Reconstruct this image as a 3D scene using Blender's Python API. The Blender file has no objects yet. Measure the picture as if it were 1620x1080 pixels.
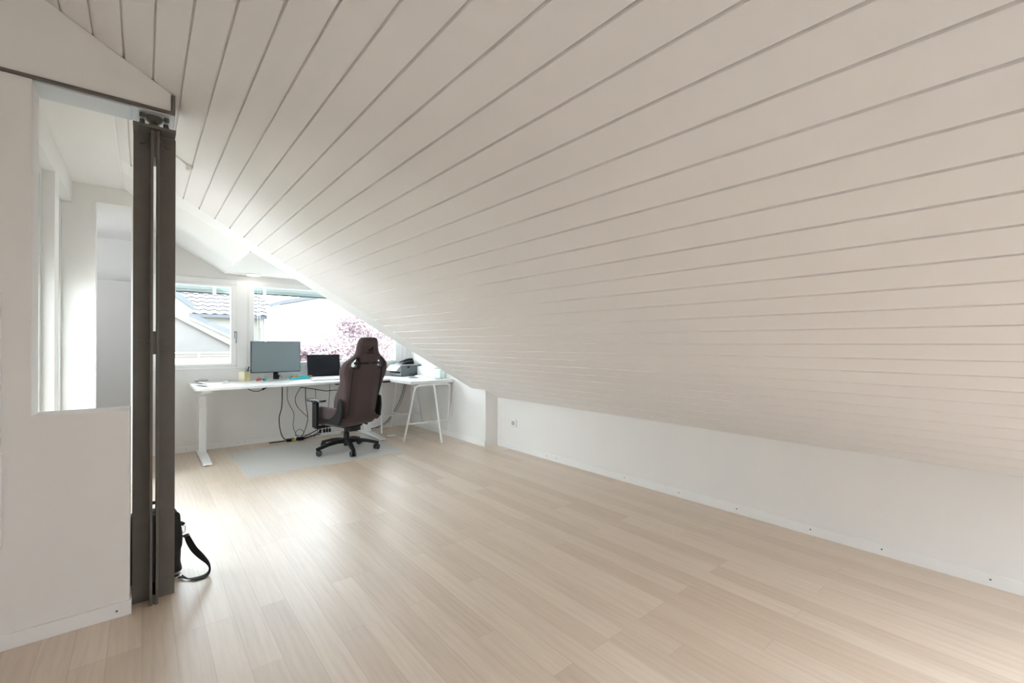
import bpy, bmesh, math, random
import numpy as np
from mathutils import Vector, Matrix
random.seed(7)
SC = bpy.context.scene
COL = SC.collection
R = math.radians
SL = 0.57735            # roof slope, 30 degrees
CD = 2.4252             # roof plane: Z = CD - SL * X
def roof(x): return CD - SL * x

# ------------------------------------------------------------------ materials
def mat(name, col, rough=.5, metal=0., spec=.5, noise=0., nscale=8., bump=0., bscale=200., stretch=None, coat=0., emit=None, estr=0., sheen=0.):
    m = bpy.data.materials.new(name); m.use_nodes = True
    nt = m.node_tree; N = nt.nodes; L = nt.links
    b = N['Principled BSDF']
    b.inputs['Base Color'].default_value = (*col, 1); b.inputs['Roughness'].default_value = rough
    b.inputs['Metallic'].default_value = metal; b.inputs['Specular IOR Level'].default_value = spec
    b.inputs['Coat Weight'].default_value = coat
    b.inputs['Sheen Weight'].default_value = sheen
    if emit: b.inputs['Emission Color'].default_value = (*emit, 1); b.inputs['Emission Strength'].default_value = estr
    tc = N.new('ShaderNodeTexCoord'); mp = N.new('ShaderNodeMapping'); L.new(tc.outputs['Object'], mp.inputs['Vector'])
    if stretch: mp.inputs['Scale'].default_value = stretch
    if noise > 0:
        n = N.new('ShaderNodeTexNoise'); n.inputs['Scale'].default_value = nscale; n.inputs['Detail'].default_value = 5
        L.new(mp.outputs['Vector'], n.inputs['Vector'])
        r = N.new('ShaderNodeValToRGB'); r.color_ramp.elements[0].position = .3; r.color_ramp.elements[1].position = .7
        r.color_ramp.elements[0].color = (*[c * (1 - noise) for c in col], 1)
        r.color_ramp.elements[1].color = (*[min(1, c * (1 + noise)) for c in col], 1)
        L.new(n.outputs['Fac'], r.inputs['Fac']); L.new(r.outputs['Color'], b.inputs['Base Color'])
    if bump > 0:
        n2 = N.new('ShaderNodeTexNoise'); n2.inputs['Scale'].default_value = bscale; n2.inputs['Detail'].default_value = 3
        L.new(mp.outputs['Vector'], n2.inputs['Vector'])
        bp = N.new('ShaderNodeBump'); bp.inputs['Strength'].default_value = bump; bp.inputs['Distance'].default_value = .004
        L.new(n2.outputs['Fac'], bp.inputs['Height']); L.new(bp.outputs['Normal'], b.inputs['Normal'])
    return m

def floor_mat():
    m = bpy.data.materials.new('oak_planks'); m.use_nodes = True
    nt = m.node_tree; N = nt.nodes; L = nt.links; b = N['Principled BSDF']
    tc = N.new('ShaderNodeTexCoord'); sp = N.new('ShaderNodeSeparateXYZ'); cb = N.new('ShaderNodeCombineXYZ')
    L.new(tc.outputs['Object'], sp.inputs[0]); L.new(sp.outputs['Y'], cb.inputs['X']); L.new(sp.outputs['X'], cb.inputs['Y'])
    br = N.new('ShaderNodeTexBrick'); L.new(cb.outputs[0], br.inputs['Vector'])
    br.inputs['Scale'].default_value = 1; br.inputs['Brick Width'].default_value = 1.15; br.inputs['Row Height'].default_value = .104
    br.inputs['Mortar Size'].default_value = .0009; br.inputs['Mortar Smooth'].default_value = .2; br.inputs['Bias'].default_value = 0
    br.offset = .37; br.offset_frequency = 3; br.squash = 1.3; br.squash_frequency = 5
    br.inputs['Color1'].default_value = (0, 0, 0, 1); br.inputs['Color2'].default_value = (1, 1, 1, 1); br.inputs['Mortar'].default_value = (.1, .1, .1, 1)
    # per plank shift of the grain, so that no two planks carry the same figure
    vm = N.new('ShaderNodeVectorMath'); vm.operation = 'SCALE'; L.new(br.outputs['Color'], vm.inputs[0]); vm.inputs['Scale'].default_value = 37.
    va = N.new('ShaderNodeVectorMath'); va.operation = 'ADD'; L.new(tc.outputs['Object'], va.inputs[0]); L.new(vm.outputs[0], va.inputs[1])
    mp = N.new('ShaderNodeMapping'); mp.inputs['Scale'].default_value = (1.0, .05, 1); L.new(va.outputs[0], mp.inputs['Vector'])
    n = N.new('ShaderNodeTexNoise'); n.inputs['Scale'].default_value = 55; n.inputs['Detail'].default_value = 8; n.inputs['Roughness'].default_value = .65
    L.new(mp.outputs[0], n.inputs['Vector'])
    mp2 = N.new('ShaderNodeMapping'); mp2.inputs['Scale'].default_value = (1.0, .16, 1); L.new(va.outputs[0], mp2.inputs['Vector'])
    w = N.new('ShaderNodeTexWave'); w.wave_type = 'BANDS'; w.bands_direction = 'X'; w.inputs['Scale'].default_value = 9; w.inputs['Distortion'].default_value = 7
    w.inputs['Detail'].default_value = 3; w.inputs['Detail Scale'].default_value = 1.2; L.new(mp2.outputs[0], w.inputs['Vector'])
    r = N.new('ShaderNodeValToRGB'); L.new(br.outputs['Color'], r.inputs['Fac'])
    e = r.color_ramp.elements
    e[0].position = 0; e[0].color = (.600, .475, .365, 1); e[1].position = 1; e[1].color = (.715, .595, .480, 1)
    x = r.color_ramp.elements.new(.5); x.color = (.660, .535, .422, 1)
    r2 = N.new('ShaderNodeValToRGB'); r2.color_ramp.elements[0].position = .30; r2.color_ramp.elements[0].color = (.89, .875, .86, 1)
    r2.color_ramp.elements[1].position = .58; r2.color_ramp.elements[1].color = (1, 1, 1, 1); L.new(n.outputs['Fac'], r2.inputs['Fac'])
    r3 = N.new('ShaderNodeValToRGB'); r3.color_ramp.elements[0].position = .0; r3.color_ramp.elements[0].color = (.95, .94, .93, 1)
    r3.color_ramp.elements[1].position = .35; r3.color_ramp.elements[1].color = (1, 1, 1, 1); L.new(w.outputs['Fac'], r3.inputs['Fac'])
    mx = N.new('ShaderNodeMix'); mx.data_type = 'RGBA'; mx.blend_type = 'MULTIPLY'; mx.inputs[0].default_value = 1
    L.new(r.outputs[0], mx.inputs[6]); L.new(r2.outputs[0], mx.inputs[7])
    mx2 = N.new('ShaderNodeMix'); mx2.data_type = 'RGBA'; mx2.blend_type = 'MULTIPLY'; mx2.inputs[0].default_value = .8
    L.new(mx.outputs[2], mx2.inputs[6]); L.new(r3.outputs[0], mx2.inputs[7])
    mo = N.new('ShaderNodeMix'); mo.data_type = 'RGBA'; mo.blend_type = 'MIX'
    fm = N.new('ShaderNodeMath'); fm.operation = 'MULTIPLY'; fm.inputs[1].default_value = .45; L.new(br.outputs['Fac'], fm.inputs[0])
    L.new(fm.outputs[0], mo.inputs[0]); L.new(mx2.outputs[2], mo.inputs[6]); mo.inputs[7].default_value = (.28, .2, .14, 1)
    L.new(mo.outputs[2], b.inputs['Base Color'])
    b.inputs['Roughness'].default_value = .48; b.inputs['Specular IOR Level'].default_value = 1.0; b.inputs['Coat Weight'].default_value = 1.0; b.inputs['Coat Roughness'].default_value = .40
    bp = N.new('ShaderNodeBump'); bp.inputs['Strength'].default_value = .15; bp.inputs['Distance'].default_value = .001
    L.new(w.outputs['Fac'], bp.inputs['Height']); L.new(bp.outputs['Normal'], b.inputs['Normal'])
    return m

def glass_mat():
    m = bpy.data.materials.new('window_glass'); m.use_nodes = True
    nt = m.node_tree; N = nt.nodes; L = nt.links; N.clear()
    o = N.new('ShaderNodeOutputMaterial'); t = N.new('ShaderNodeBsdfTransparent'); g = N.new('ShaderNodeBsdfGlossy')
    t.inputs[0].default_value = (.97, .99, .985, 1); g.inputs['Roughness'].default_value = .02
    f = N.new('ShaderNodeFresnel'); f.inputs[0].default_value = 1.5; mx = N.new('ShaderNodeMixShader')
    ge = N.new('ShaderNodeNewGeometry'); iv = N.new('ShaderNodeMath'); iv.operation = 'SUBTRACT'; iv.inputs[0].default_value = 1; L.new(ge.outputs['Backfacing'], iv.inputs[1])
    mu = N.new('ShaderNodeMath'); mu.operation = 'MULTIPLY'; L.new(f.outputs[0], mu.inputs[0]); L.new(iv.outputs[0], mu.inputs[1])   # reflect at the outer faces only
    L.new(mu.outputs[0], mx.inputs[0]); L.new(t.outputs[0], mx.inputs[1]); L.new(g.outputs[0], mx.inputs[2]); L.new(mx.outputs[0], o.inputs[0])
    return m

M = {}
M['wall'] = mat('white_plaster', (.80, .79, .775), .85, noise=.012, nscale=3, bump=.05, bscale=300)
M['trim'] = mat('white_paint', (.83, .83, .825), .5)
M['ceil'] = mat('white_boards', (.80, .785, .775), .75, noise=.012, nscale=4, stretch=(1, .15, 1))
M['floor'] = floor_mat()
M['pvc'] = mat('white_window_frame', (.86, .86, .86), .35)
M['glass'] = glass_mat()
M['steel'] = mat('brown_steel', (.130, .119, .105), .42, metal=.0, spec=.4, noise=.05, nscale=20)
M['lining'] = mat('pale_metal', (.58, .62, .64), .45, metal=.1)
M['black'] = mat('black_plastic', (.012, .012, .013), .45, spec=.22)
M['pad'] = mat('armrest_pad', (.03, .03, .032), .22, spec=.9)
M['rubber'] = mat('black_rubber', (.02, .02, .022), .6)
M['fabric'] = mat('brown_fabric', (.052, .030, .030), .9, noise=.12, nscale=60, bump=.25, bscale=500, sheen=.25)
M['deskw'] = mat('white_laminate', (0.731, 0.731, 0.731), .4)
M['metalw'] = mat('white_powder_coat', (0.773, 0.782, 0.782), .35)
M['screen_grey'] = mat('monitor_screen', (.20, .245, .265), .5, spec=.4)
M['screen_dark'] = mat('laptop_screen', (.008, .010, .016), .3, spec=.25)
M['paper'] = mat('paper', (0.818, 0.818, 0.809), .8)
M['cream'] = mat('cream_card', (.85, .79, .60), .7)
M['olive'] = mat('yellow_card', (.62, .55, .28), .7)
M['grey'] = mat('grey_plastic', (0.105, 0.121, 0.131), .45)
M['lgrey'] = mat('light_grey', (0.396, 0.403, 0.410), .5)
M['teal'] = mat('teal_plastic', (.05, .55, .57), .4)
M['red'] = mat('red_plastic', (.65, .10, .07), .4)
M['orange'] = mat('orange_plastic', (.75, .25, .10), .4)
M['green'] = mat('green_plastic', (.06, .45, .25), .4)
M['mint'] = mat('pale_green_plastic', (.70, .84, .79), .35)
M['yellow'] = mat('yellow_label', (.45, .42, .05), .5)
M['chrome'] = mat('chrome', (.75, .75, .75), .2, metal=1)
M['bag'] = mat('black_nylon', (.012, .012, .014), .75, bump=.2, bscale=400)
M['mat'] = mat('frosted_plastic', (0.570, 0.556, 0.532), .34, spec=.5)
M['emblem'] = mat('dark_print', (.008, .006, .008), .8, spec=.2)
M['lamp'] = mat('lit_lamp', (.9, .9, .85), .4, emit=(1, .96, .88), estr=9.)
M['slat'] = mat('aqua_slats', (.55, .65, .655), .4, metal=.2)
M['doorp'] = mat('pale_door', (.70, .735, .735), .5)
M['cabinet'] = mat('grey_cabinet', (.60, .59, .58), .6)
M['socket'] = mat('white_socket', (.84, .84, .83), .4)
M['screw'] = mat('screw', (.18, .17, .16), .4, metal=.6)
# outdoors
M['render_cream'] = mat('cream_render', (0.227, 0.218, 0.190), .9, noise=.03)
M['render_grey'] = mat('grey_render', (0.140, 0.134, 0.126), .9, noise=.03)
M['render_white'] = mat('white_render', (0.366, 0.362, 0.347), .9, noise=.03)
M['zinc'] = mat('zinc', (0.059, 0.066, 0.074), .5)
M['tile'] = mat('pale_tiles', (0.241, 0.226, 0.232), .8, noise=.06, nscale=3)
M['tile_gap'] = mat('dark_tile_edge', (.05, .048, .05), .9)  # shadow under each tile row, painted as a dark lower edge
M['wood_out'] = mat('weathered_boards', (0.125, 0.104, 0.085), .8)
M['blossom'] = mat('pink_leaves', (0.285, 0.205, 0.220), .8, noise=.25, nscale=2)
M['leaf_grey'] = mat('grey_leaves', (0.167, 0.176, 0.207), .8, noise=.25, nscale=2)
M['bark'] = mat('bark', (.22, .17, .16), .9)
M['ground'] = mat('lawn', (.22, .24, .20), .95, noise=.2)

# ------------------------------------------------------------------ mesh builder
class MB:
    def __init__(s): s.v = []; s.f = []; s.m = []; s.cur = 0
    def add(s, vs, fs):
        b = len(s.v); s.v += [tuple(v) for v in vs]; s.f += [tuple(b + i for i in f) for f in fs]; s.m += [s.cur] * len(fs); return s
    def box(s, x0, x1, y0, y1, z0, z1, mtx=None):
        vs = [Vector(p) for p in ((x0, y0, z0), (x1, y0, z0), (x1, y1, z0), (x0, y1, z0), (x0, y0, z1), (x1, y0, z1), (x1, y1, z1), (x0, y1, z1))]
        if mtx: vs = [mtx @ v for v in vs]
        return s.add(vs, [(0, 3, 2, 1), (4, 5, 6, 7), (0, 1, 5, 4), (1, 2, 6, 5), (2, 3, 7, 6), (3, 0, 4, 7)])
    def prism(s, poly, fn, d0, d1):
        """poly: 2d points; fn(a, b, d) -> 3d"""
        n = len(poly)
        vs = [fn(a, b, d0) for a, b in poly] + [fn(a, b, d1) for a, b in poly]
        return s.add(vs, [tuple(range(n - 1, -1, -1)), tuple(range(n, 2 * n))] + [(i, (i + 1) % n, n + (i + 1) % n, n + i) for i in range(n)])
    def tube(s, pts, r, n=8, closed=False):
        pts = [Vector(p) for p in pts]; rs = r if isinstance(r, (list, tuple)) else [r] * len(pts)
        vs, fs = [], []; up = None; k = len(pts)
        for i, p in enumerate(pts):
            a = pts[(i - 1) % k] if closed or i > 0 else p; b = pts[(i + 1) % k] if closed or i < k - 1 else p
            t = (b - a).normalized()
            if up is None: up = t.orthogonal().normalized()
            up = (up - t * up.dot(t))
            up = up.normalized() if up.length > 1e-6 else t.orthogonal().normalized()
            w = t.cross(up)
            for j in range(n):
                q = 2 * math.pi * j / n; vs.append(p + (up * math.cos(q) + w * math.sin(q)) * rs[i])
        for i in range(k if closed else k - 1):
            for j in range(n):
                i2 = (i + 1) % k; fs.append((i * n + j, i * n + (j + 1) % n, i2 * n + (j + 1) % n, i2 * n + j))
        if not closed: fs += [tuple(range(n - 1, -1, -1)), tuple(range((k - 1) * n, k * n))]
        return s.add(vs, fs)
    def cyl(s, p0, p1, r0, r1=None, n=20): return s.tube([p0, p1], [r0, r0 if r1 is None else r1], n)
    def lathe(s, prof, c=(0, 0, 0), n=24):
        """prof: (radius, z) from bottom to top"""
        c = Vector(c); vs = []; k = len(prof)
        for r, z in prof:
            for j in range(n): vs.append(c + Vector((r * math.cos(2 * math.pi * j / n), r * math.sin(2 * math.pi * j / n), z)))
        fs = [(i * n + j, i * n + (j + 1) % n, (i + 1) * n + (j + 1) % n, (i + 1) * n + j) for i in range(k - 1) for j in range(n)]
        fs += [tuple(range(n - 1, -1, -1)), tuple(range((k - 1) * n, k * n))]
        return s.add(vs, fs)
    def ribbon(s, pts, side, th):
        """flat strap: pts centre line, side half width vectors, th thickness"""
        vs, fs = [], []; k = len(pts)
        for i, p in enumerate(pts):
            p = Vector(p); w = Vector(side[i] if isinstance(side, list) else side)
            a = Vector(pts[max(0, i - 1)]); b = Vector(pts[min(k - 1, i + 1)]); t = (b - a).normalized(); nn = t.cross(w).normalized() * th / 2
            vs += [p + w + nn, p - w + nn, p - w - nn, p + w - nn]
        for i in range(k - 1):
            for j in range(4): fs.append((i * 4 + j, i * 4 + (j + 1) % 4, i * 4 + 4 + (j + 1) % 4, i * 4 + 4 + j))
        fs += [(3, 2, 1, 0), (k * 4 - 4, k * 4 - 3, k * 4 - 2, k * 4 - 1)]
        return s.add(vs, fs)
    def build(s, name, m, parent=None, bevel=0., seg=2, smooth=30, tags=None):
        me = bpy.data.meshes.new(name); me.from_pydata(s.v, [], s.f)
        bm = bmesh.new(); bm.from_mesh(me); bmesh.ops.recalc_face_normals(bm, faces=bm.faces); bm.to_mesh(me); bm.free()
        ms = m if isinstance(m, (list, tuple)) else [m]
        for x in ms: me.materials.append(M[x] if isinstance(x, str) else x)
        if len(ms) > 1: me.polygons.foreach_set('material_index', s.m)
        if smooth: me.shade_smooth(); me.set_sharp_from_angle(angle=R(smooth))
        o = bpy.data.objects.new(name, me); COL.objects.link(o)
        if parent: o.parent = parent
        if bevel:
            bv = o.modifiers.new('bevel', 'BEVEL'); bv.width = bevel; bv.segments = seg; bv.limit_method = 'ANGLE'; bv.angle_limit = R(40)
            bv.harden_normals = False
        if tags: tag(o, *tags)
        return o

def tag(o, label=None, cat=None, group=None, kind=None):
    if label: o['label'] = label
    if cat: o['category'] = cat
    if group: o['group'] = group
    if kind: o['kind'] = kind
    return o
def thing(name, label, cat, loc=(0, 0, 0), rz=0., group=None):
    o = bpy.data.objects.new(name, None); o.empty_display_size = .1; COL.objects.link(o); o.location = loc; o.rotation_euler = (0, 0, rz)
    return tag(o, label, cat, group)
def struct(o): o['kind'] = 'structure'; return o
def copy_tree(o, parent=None):
    c = o.copy(); COL.objects.link(c)
    if parent: c.parent = parent
    for ch in list(o.children): copy_tree(ch, c)
    return c
def smooth_path(pts, k=6, closed=False):
    P = [Vector(p) for p in pts]; n = len(P); out = []
    for i in range(n if closed else n - 1):
        g = (lambda j: P[j % n]) if closed else (lambda j: P[max(0, min(n - 1, j))])
        a, b, c, d = g(i - 1), g(i), g(i + 1), g(i + 2)
        for t in range(k):
            t /= k
            out.append(.5 * ((2 * b) + (c - a) * t + (2 * a - 5 * b + 4 * c - d) * t * t + (3 * b - a - 3 * c + d) * t ** 3))
    if not closed: out.append(P[-1])
    return out
def solid_outline(outer, holes, thick, bev, voxel):
    """a rounded solid cut from 2d outlines (x, y), thickness along z; dense enough to be bent"""
    bm = bmesh.new()
    for pts in [outer] + holes:
        vs = [bm.verts.new((p[0], p[1], -thick / 2)) for p in pts]
        for a in range(len(vs)): bm.edges.new((vs[a - 1], vs[a]))
    bmesh.ops.triangle_fill(bm, use_beauty=True, edges=bm.edges[:])
    ext = bmesh.ops.extrude_face_region(bm, geom=bm.faces[:])
    bmesh.ops.translate(bm, verts=[e for e in ext['geom'] if isinstance(e, bmesh.types.BMVert)], vec=(0, 0, thick))
    bmesh.ops.recalc_face_normals(bm, faces=bm.faces)
    me = bpy.data.meshes.new('outline'); bm.to_mesh(me); bm.free()
    o = bpy.data.objects.new('outline', me); COL.objects.link(o)
    rm = o.modifiers.new('r', 'REMESH'); rm.mode = 'VOXEL'; rm.voxel_size = voxel
    sm = o.modifiers.new('s', 'SMOOTH'); sm.iterations = 2; sm.factor = .5
    dg = bpy.context.evaluated_depsgraph_get(); m2 = bpy.data.meshes.new_from_object(o.evaluated_get(dg))
    bpy.data.objects.remove(o); bpy.data.meshes.remove(me)
    # round the rim: thin the solid towards its outline
    n = len(m2.vertices); co = np.empty(n * 3); m2.vertices.foreach_get('co', co); co = co.reshape(-1, 3); d = np.full(n, 9.)
    for pts in [outer] + holes:
        P = np.array([(p[0], p[1]) for p in pts]); Q = np.roll(P, -1, 0)
        for a, b in zip(P, Q):
            ab = b - a; t = np.clip(((co[:, :2] - a) @ ab) / max(1e-12, ab @ ab), 0, 1)
            d = np.minimum(d, np.linalg.norm(co[:, :2] - a - t[:, None] * ab, axis=1))
    q = np.clip(1 - d / bev, 0, 1); lo = max(.25, 1 - 2 * bev / thick)
    co[:, 2] *= lo + (1 - lo) * np.sqrt(1 - q * q)
    m2.vertices.foreach_set('co', co.ravel())
    return m2
def mesh_obj(name, me, m, parent=None):
    me.name = name; me.materials.clear(); me.materials.append(M[m]); me.shade_smooth()
    o = bpy.data.objects.new(name, me); COL.objects.link(o)
    if parent: o.parent = parent
    return o
def text_mesh(s, size, depth=.0006):
    cu = bpy.data.curves.new('t', 'FONT'); cu.body = s; cu.size = size; cu.extrude = depth; cu.align_x = 'CENTER'; cu.align_y = 'CENTER'
    o = bpy.data.objects.new('t', cu); COL.objects.link(o)
    dg = bpy.context.evaluated_depsgraph_get(); me = bpy.data.meshes.new_from_object(o.evaluated_get(dg))
    bpy.data.objects.remove(o); bpy.data.curves.remove(cu); return me
def sstep(a, b, x):
    t = max(0., min(1., (x - a) / (b - a))); return t * t * (3 - 2 * t)

# ================================================================== SETTING
Y0 = 2.622      # face of the partition on the near side
YC = 4.19       # where the boarded ceiling ends
YT = 4.48       # far edge of the plain band after it
YG = 6.084      # gable wall
XW = 3.234      # low side wall
XB = 3.065      # side wall of the bay
BACK = -2.6
LEFT = -2.0

struct(MB().box(LEFT, 3.5, BACK, 7.2, -.08, 0).build('floor', 'floor', smooth=0))

# boarded ceiling: real boards with grooves between them, running along Y
def boards(mb, x0, x1, ya, yb):
    st = .0998; g = .0030; dz = .013
    k0 = math.ceil((x0 - .3323) / st); k1 = math.floor((x1 - .3323) / st)
    prof = [(x0, roof(x0))]
    for k in range(k0, k1 + 1):
        x = .3323 + st * k
        if x - g * 1.6 <= x0 or x + g * 1.6 >= x1: continue
        prof += [(x - g * 1.3, roof(x - g * 1.3)), (x - g, roof(x - g) + dz), (x + g, roof(x + g) + dz), (x + g * 1.3, roof(x + g * 1.3))]
    prof.append((x1, roof(x1)))
    n = len(prof); top = .10
    vs = [(x, ya, z) for x, z in prof] + [(x, yb, z) for x, z in prof]
    fs = [(i, i + 1, n + i + 1, n + i) for i in range(n - 1)]
    b = len(vs)
    vs += [(x0, ya, roof(x0) + top), (x1, ya, roof(x1) + top), (x0, yb, roof(x0) + top), (x1, yb, roof(x1) + top)]
    fs += [(b, b + 1, b + 3, b + 2), tuple(range(n)) + (b + 1, b), tuple(range(n, 2 * n)) + (b + 3, b + 2), (0, n, b + 2, b), (n - 1, 2 * n - 1, b + 3, b + 1)]
    mb.add(vs, fs)
SX1 = -.45
RX0, RX1, RY0, RY1 = 1.25, 2.55, -1.40, -.25        # unseen opening added in the slope behind the camera, to let in light
cm = MB(); boards(cm, SX1, 3.45, RY1, 2.70); boards(cm, SX1, RX0, BACK, RY1); boards(cm, RX1, 3.45, BACK, RY1); boards(cm, RX0, RX1, BACK, RY0)
boards(cm, -1.75, SX1, BACK, 2.70); boards(cm, -.125, 3.45, 2.70, YC)
struct(cm.build('ceiling', 'ceil', smooth=0))
# plain band that closes the boarded ceiling towards the bay, in the plane of the roof
fy = lambda a, b, d: (a, d, b)
struct(MB().prism([(-.125, roof(-.125)), (3.1, roof(3.1)), (3.1, roof(3.1) + .1), (-.125, roof(-.125) + .1)], fy, YC, YT).build('trim_1', 'trim', smooth=0))
# bay behind: plain slope, then a flat soffit
struct(MB().prism([(-.125, roof(-.125)), (.73, roof(.73)), (.73, roof(.73) + .1), (-.125, roof(-.125) + .1)], fy, YT, 7.0)
       .box(.72, 2.50, YT, 6.35, 2.0, 2.08).box(2.90, 3.3, YT, 6.35, 2.0, 2.08).box(2.50, 2.90, YT, 6.35, 2.0, 2.08).build('ceiling_bay', 'wall', smooth=0))
# wall above the band that faces the bay
struct(MB().prism([(.72, 2.08), (.72, roof(.72)), (3.1, roof(3.1) + .02), (3.3, roof(3.1) + .02), (3.3, 2.08)], fy, YT - .03, YT).build('wall_bulkhead', 'wall', smooth=0))
# low wall on the right
struct(MB().box(XW, XW + .2, BACK, YC + .02, 0, .62).build('wall_right', 'wall', smooth=0))
# bay side wall with the corner box
wb = MB(); wb.box(XB, XB + .25, YC + .012, YG + .02, 0, 2.05)
struct(wb.build('wall_bay', 'wall', smooth=0))
pn = MB(); pn.prism([(XB, 0), (XW, 0), (XW, roof(XW)), (XB, roof(XB))], fy, YC, YC + .012)
pn.box(XB + .118, XB + .121, YC - .0008, YC, .10, .50)
struct(pn.build('trim_2', 'trim', smooth=0))
# gable wall round the windows
gw = MB(); gw.box(0, XB + .25, YG, YG + .26, 0, .905)
gw.box(2.93, XB + .25, YG, YG + .26, .905, 2.05)
gw.box(0, .05, YG, YG + .26, .905, 2.6)
gw.box(.05, 2.93, YG, YG + .26, 1.938, 2.08)
gw.prism([(.05, 2.08), (.60, 2.08), (.05, roof(.05) + .02)], fy, YG, YG + .26)
struct(gw.build('wall_gable', 'wall', smooth=0))
# narrow vertical boards on the gable wall, right of the window
bd = MB()
for i in range(2): bd.box(2.935 + i * .065, 2.935 + i * .065 + .060, YG - .008, YG, .905, 1.99)
struct(bd.build('trim_3', 'trim', bevel=.002))

# partition on the left: pier, low wall, and the wall over the steel beam
pw = MB(); pw.prism([(LEFT, 0), (-.042, 0), (-.042, .905), (-.346, .905), (-.346, 2.268), (LEFT, 2.268)], fy, Y0, 2.775)
pw.prism([(LEFT, 2.2802), (.100, 2.2802), (.100, roof(.1)), (-1.75, roof(-1.75)), (LEFT, roof(-1.75))], fy, Y0, 2.70)
struct(pw.build('wall_left', 'wall', bevel=.004))
# hall behind the partition
hw = MB()
for y0, y1 in ((2.79, 3.30), (4.10, 4.284)): hw.box(-.75, -.44, y0, y1, 0, 2.56)
hw.box(-.75, -.44, 3.30, 4.10, 2.31, 2.56); hw.box(-.75, -.44, 4.284, 5.007, 2.335, 2.56)
struct(hw.build('wall_hall', 'wall', smooth=0))
ew = MB(); ew.box(-.75, -.30, 5.008, 5.12, 0, 2.56); ew.box(-.30, -.02, 5.008, 5.12, 2.362, 2.56); ew.box(-.078, -.02, 5.008, 5.12, 0, 2.362)
ew.box(-.078, -.02, 5.12, 7.0, 0, 2.56)
struct(ew.build('wall_end', 'wall', smooth=0))
struct(MB().box(-.78, -.125, 2.79, 5.12, 2.5, 2.58).build('ceiling_hall', 'wall', smooth=0))
struct(MB().box(-.134, -.128, 2.80, 5.005, 2.492, 2.4998).build('trim_4', 'trim', smooth=0))
struct(MB().box(-1.6, 0, 6.8, 6.9, 0, 2.6).build('wall_far', 'wall', smooth=0))
struct(MB().box(-1.6, -.05, 5.12, 6.8, 2.385, 2.45).build('ceiling_side', 'wall', smooth=0))
struct(MB().box(-1.7, -1.6, 5.0, 6.9, 0, 1.5).box(-1.7, -1.6, 5.0, 6.9, 2.1, 2.45).box(-1.7, -1.6, 5.9, 6.9, 1.5, 2.1).box(-1.7, -1.6, 5.0, 5.3, 1.5, 2.1).box(-1.6, -.75, 5.0, 5.12, 0, 2.45).build('wall_side', 'wall', smooth=0))  # gap high in this wall is added to light the room beyond the hall
for i, (y0, y1, zt) in enumerate(((3.30, 4.10, 2.31), (4.284, 5.008, 2.335))):
    d = bpy.data.objects.new('door_%d' % (i + 1), None); COL.objects.link(d); d.location = (-.56, y0, 0); struct(d)
    fr = MB(); fr.box(-.03, .06, .0, .045, 0, zt); fr.box(-.03, .06, y1 - y0 - .045, y1 - y0, 0, zt); fr.box(-.03, .06, .045, y1 - y0 - .045, zt - .05, zt)
    fr.build('door_frame', 'doorp', d, bevel=.003)
    w_ = y1 - y0
    lf = MB(); lf.box(-.03, .012, .047, .13, .006, zt - .052); lf.box(-.03, .012, w_ - .13, w_ - .047, .006, zt - .052); lf.box(-.03, .012, .13, w_ - .13, .006, .12); lf.box(-.03, .012, .13, w_ - .13, 1.62, zt - .052)
    lf.build('door_leaf', 'doorp', d, bevel=.003)
    MB().box(-.012, -.006, .13, w_ - .13, .12, 1.62).build('door_pane', 'glass', d, smooth=0)  # glazing added to let daylight in, kept low to spare the ceiling
    h = MB(); h.tube([(.012, .12, 1.05), (.055, .12, 1.05), (.058, .22, 1.05)], .008); h.build('door_handle', 'chrome', d)
# cabinet seen through the end opening
cb = thing('tall_cabinet', 'tall plain grey cabinet in the room beyond the hall opening', 'cabinet', (-.45, 6.42, 0))
MB().box(-.55, .36, 0, .37, 0, 1.88).build('body', 'cabinet', cb, bevel=.003)
MB().box(-.548, -.10, -.018, 0, .06, 1.87).build('door', 'cabinet', cb, bevel=.002)
MB().box(-.094, .358, -.018, 0, .06, 1.87).build('door', 'cabinet', cb, bevel=.002)

# baseboards with their screws
bb = MB()
def base(name, boxes, screws):
    b = MB()
    for x in boxes: b.box(*x)
    o = struct(b.build(name, 'trim', bevel=.0015, smooth=0))
    for p0, p1 in screws:
        MB().cyl(p0, p1, .0045, n=10).build('screw', 'screw', o)
    return o
base('baseboard_right', [(XW - .012, XW, BACK, YC - .012, 0, .062)], [((XW - .0135, y, .036), (XW - .012, y, .036)) for y in (3.34, 3.20, 2.37, 1.86, 1.42, .97, .62, .20)])
base('baseboard_bay', [(XB - .012, XB, YC, YG, 0, .066)], [])
base('baseboard_gable', [(0.0, XB - .012, YG - .012, YG, 0, .066)], [((x, YG - .0135, .036), (x, YG - .012, .036)) for x in (.37, .86, .93, 2.75)])
base('baseboard_left', [(LEFT, -.036, Y0 - .014, Y0, 0, .06), (-.042, -.036, Y0, 2.77, 0, .06)], [((-.085, Y0 - .0155, .03), (-.085, Y0 - .014, .03))])

# the room behind and left of the camera: back wall, and a left wall with an unseen opening added to let in light
struct(MB().box(LEFT, 3.5, BACK - .2, BACK, 0, 3.6).build('wall_back', 'wall', smooth=0))
lw = MB(); lw.box(LEFT - .2, LEFT, BACK, 2.622, 0, 1.2); lw.box(LEFT - .2, LEFT, BACK, 2.622, 2.1, 3.6); lw.box(LEFT - .2, LEFT, BACK, -2.1, 1.2, 2.1); lw.box(LEFT - .2, LEFT, -1.75, 2.622, 1.2, 2.1)
lw.box(LEFT - .2, -1.74, BACK, 2.622, 3.44, 3.6)
struct(lw.build('wall_outer', 'wall', smooth=0))

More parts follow.
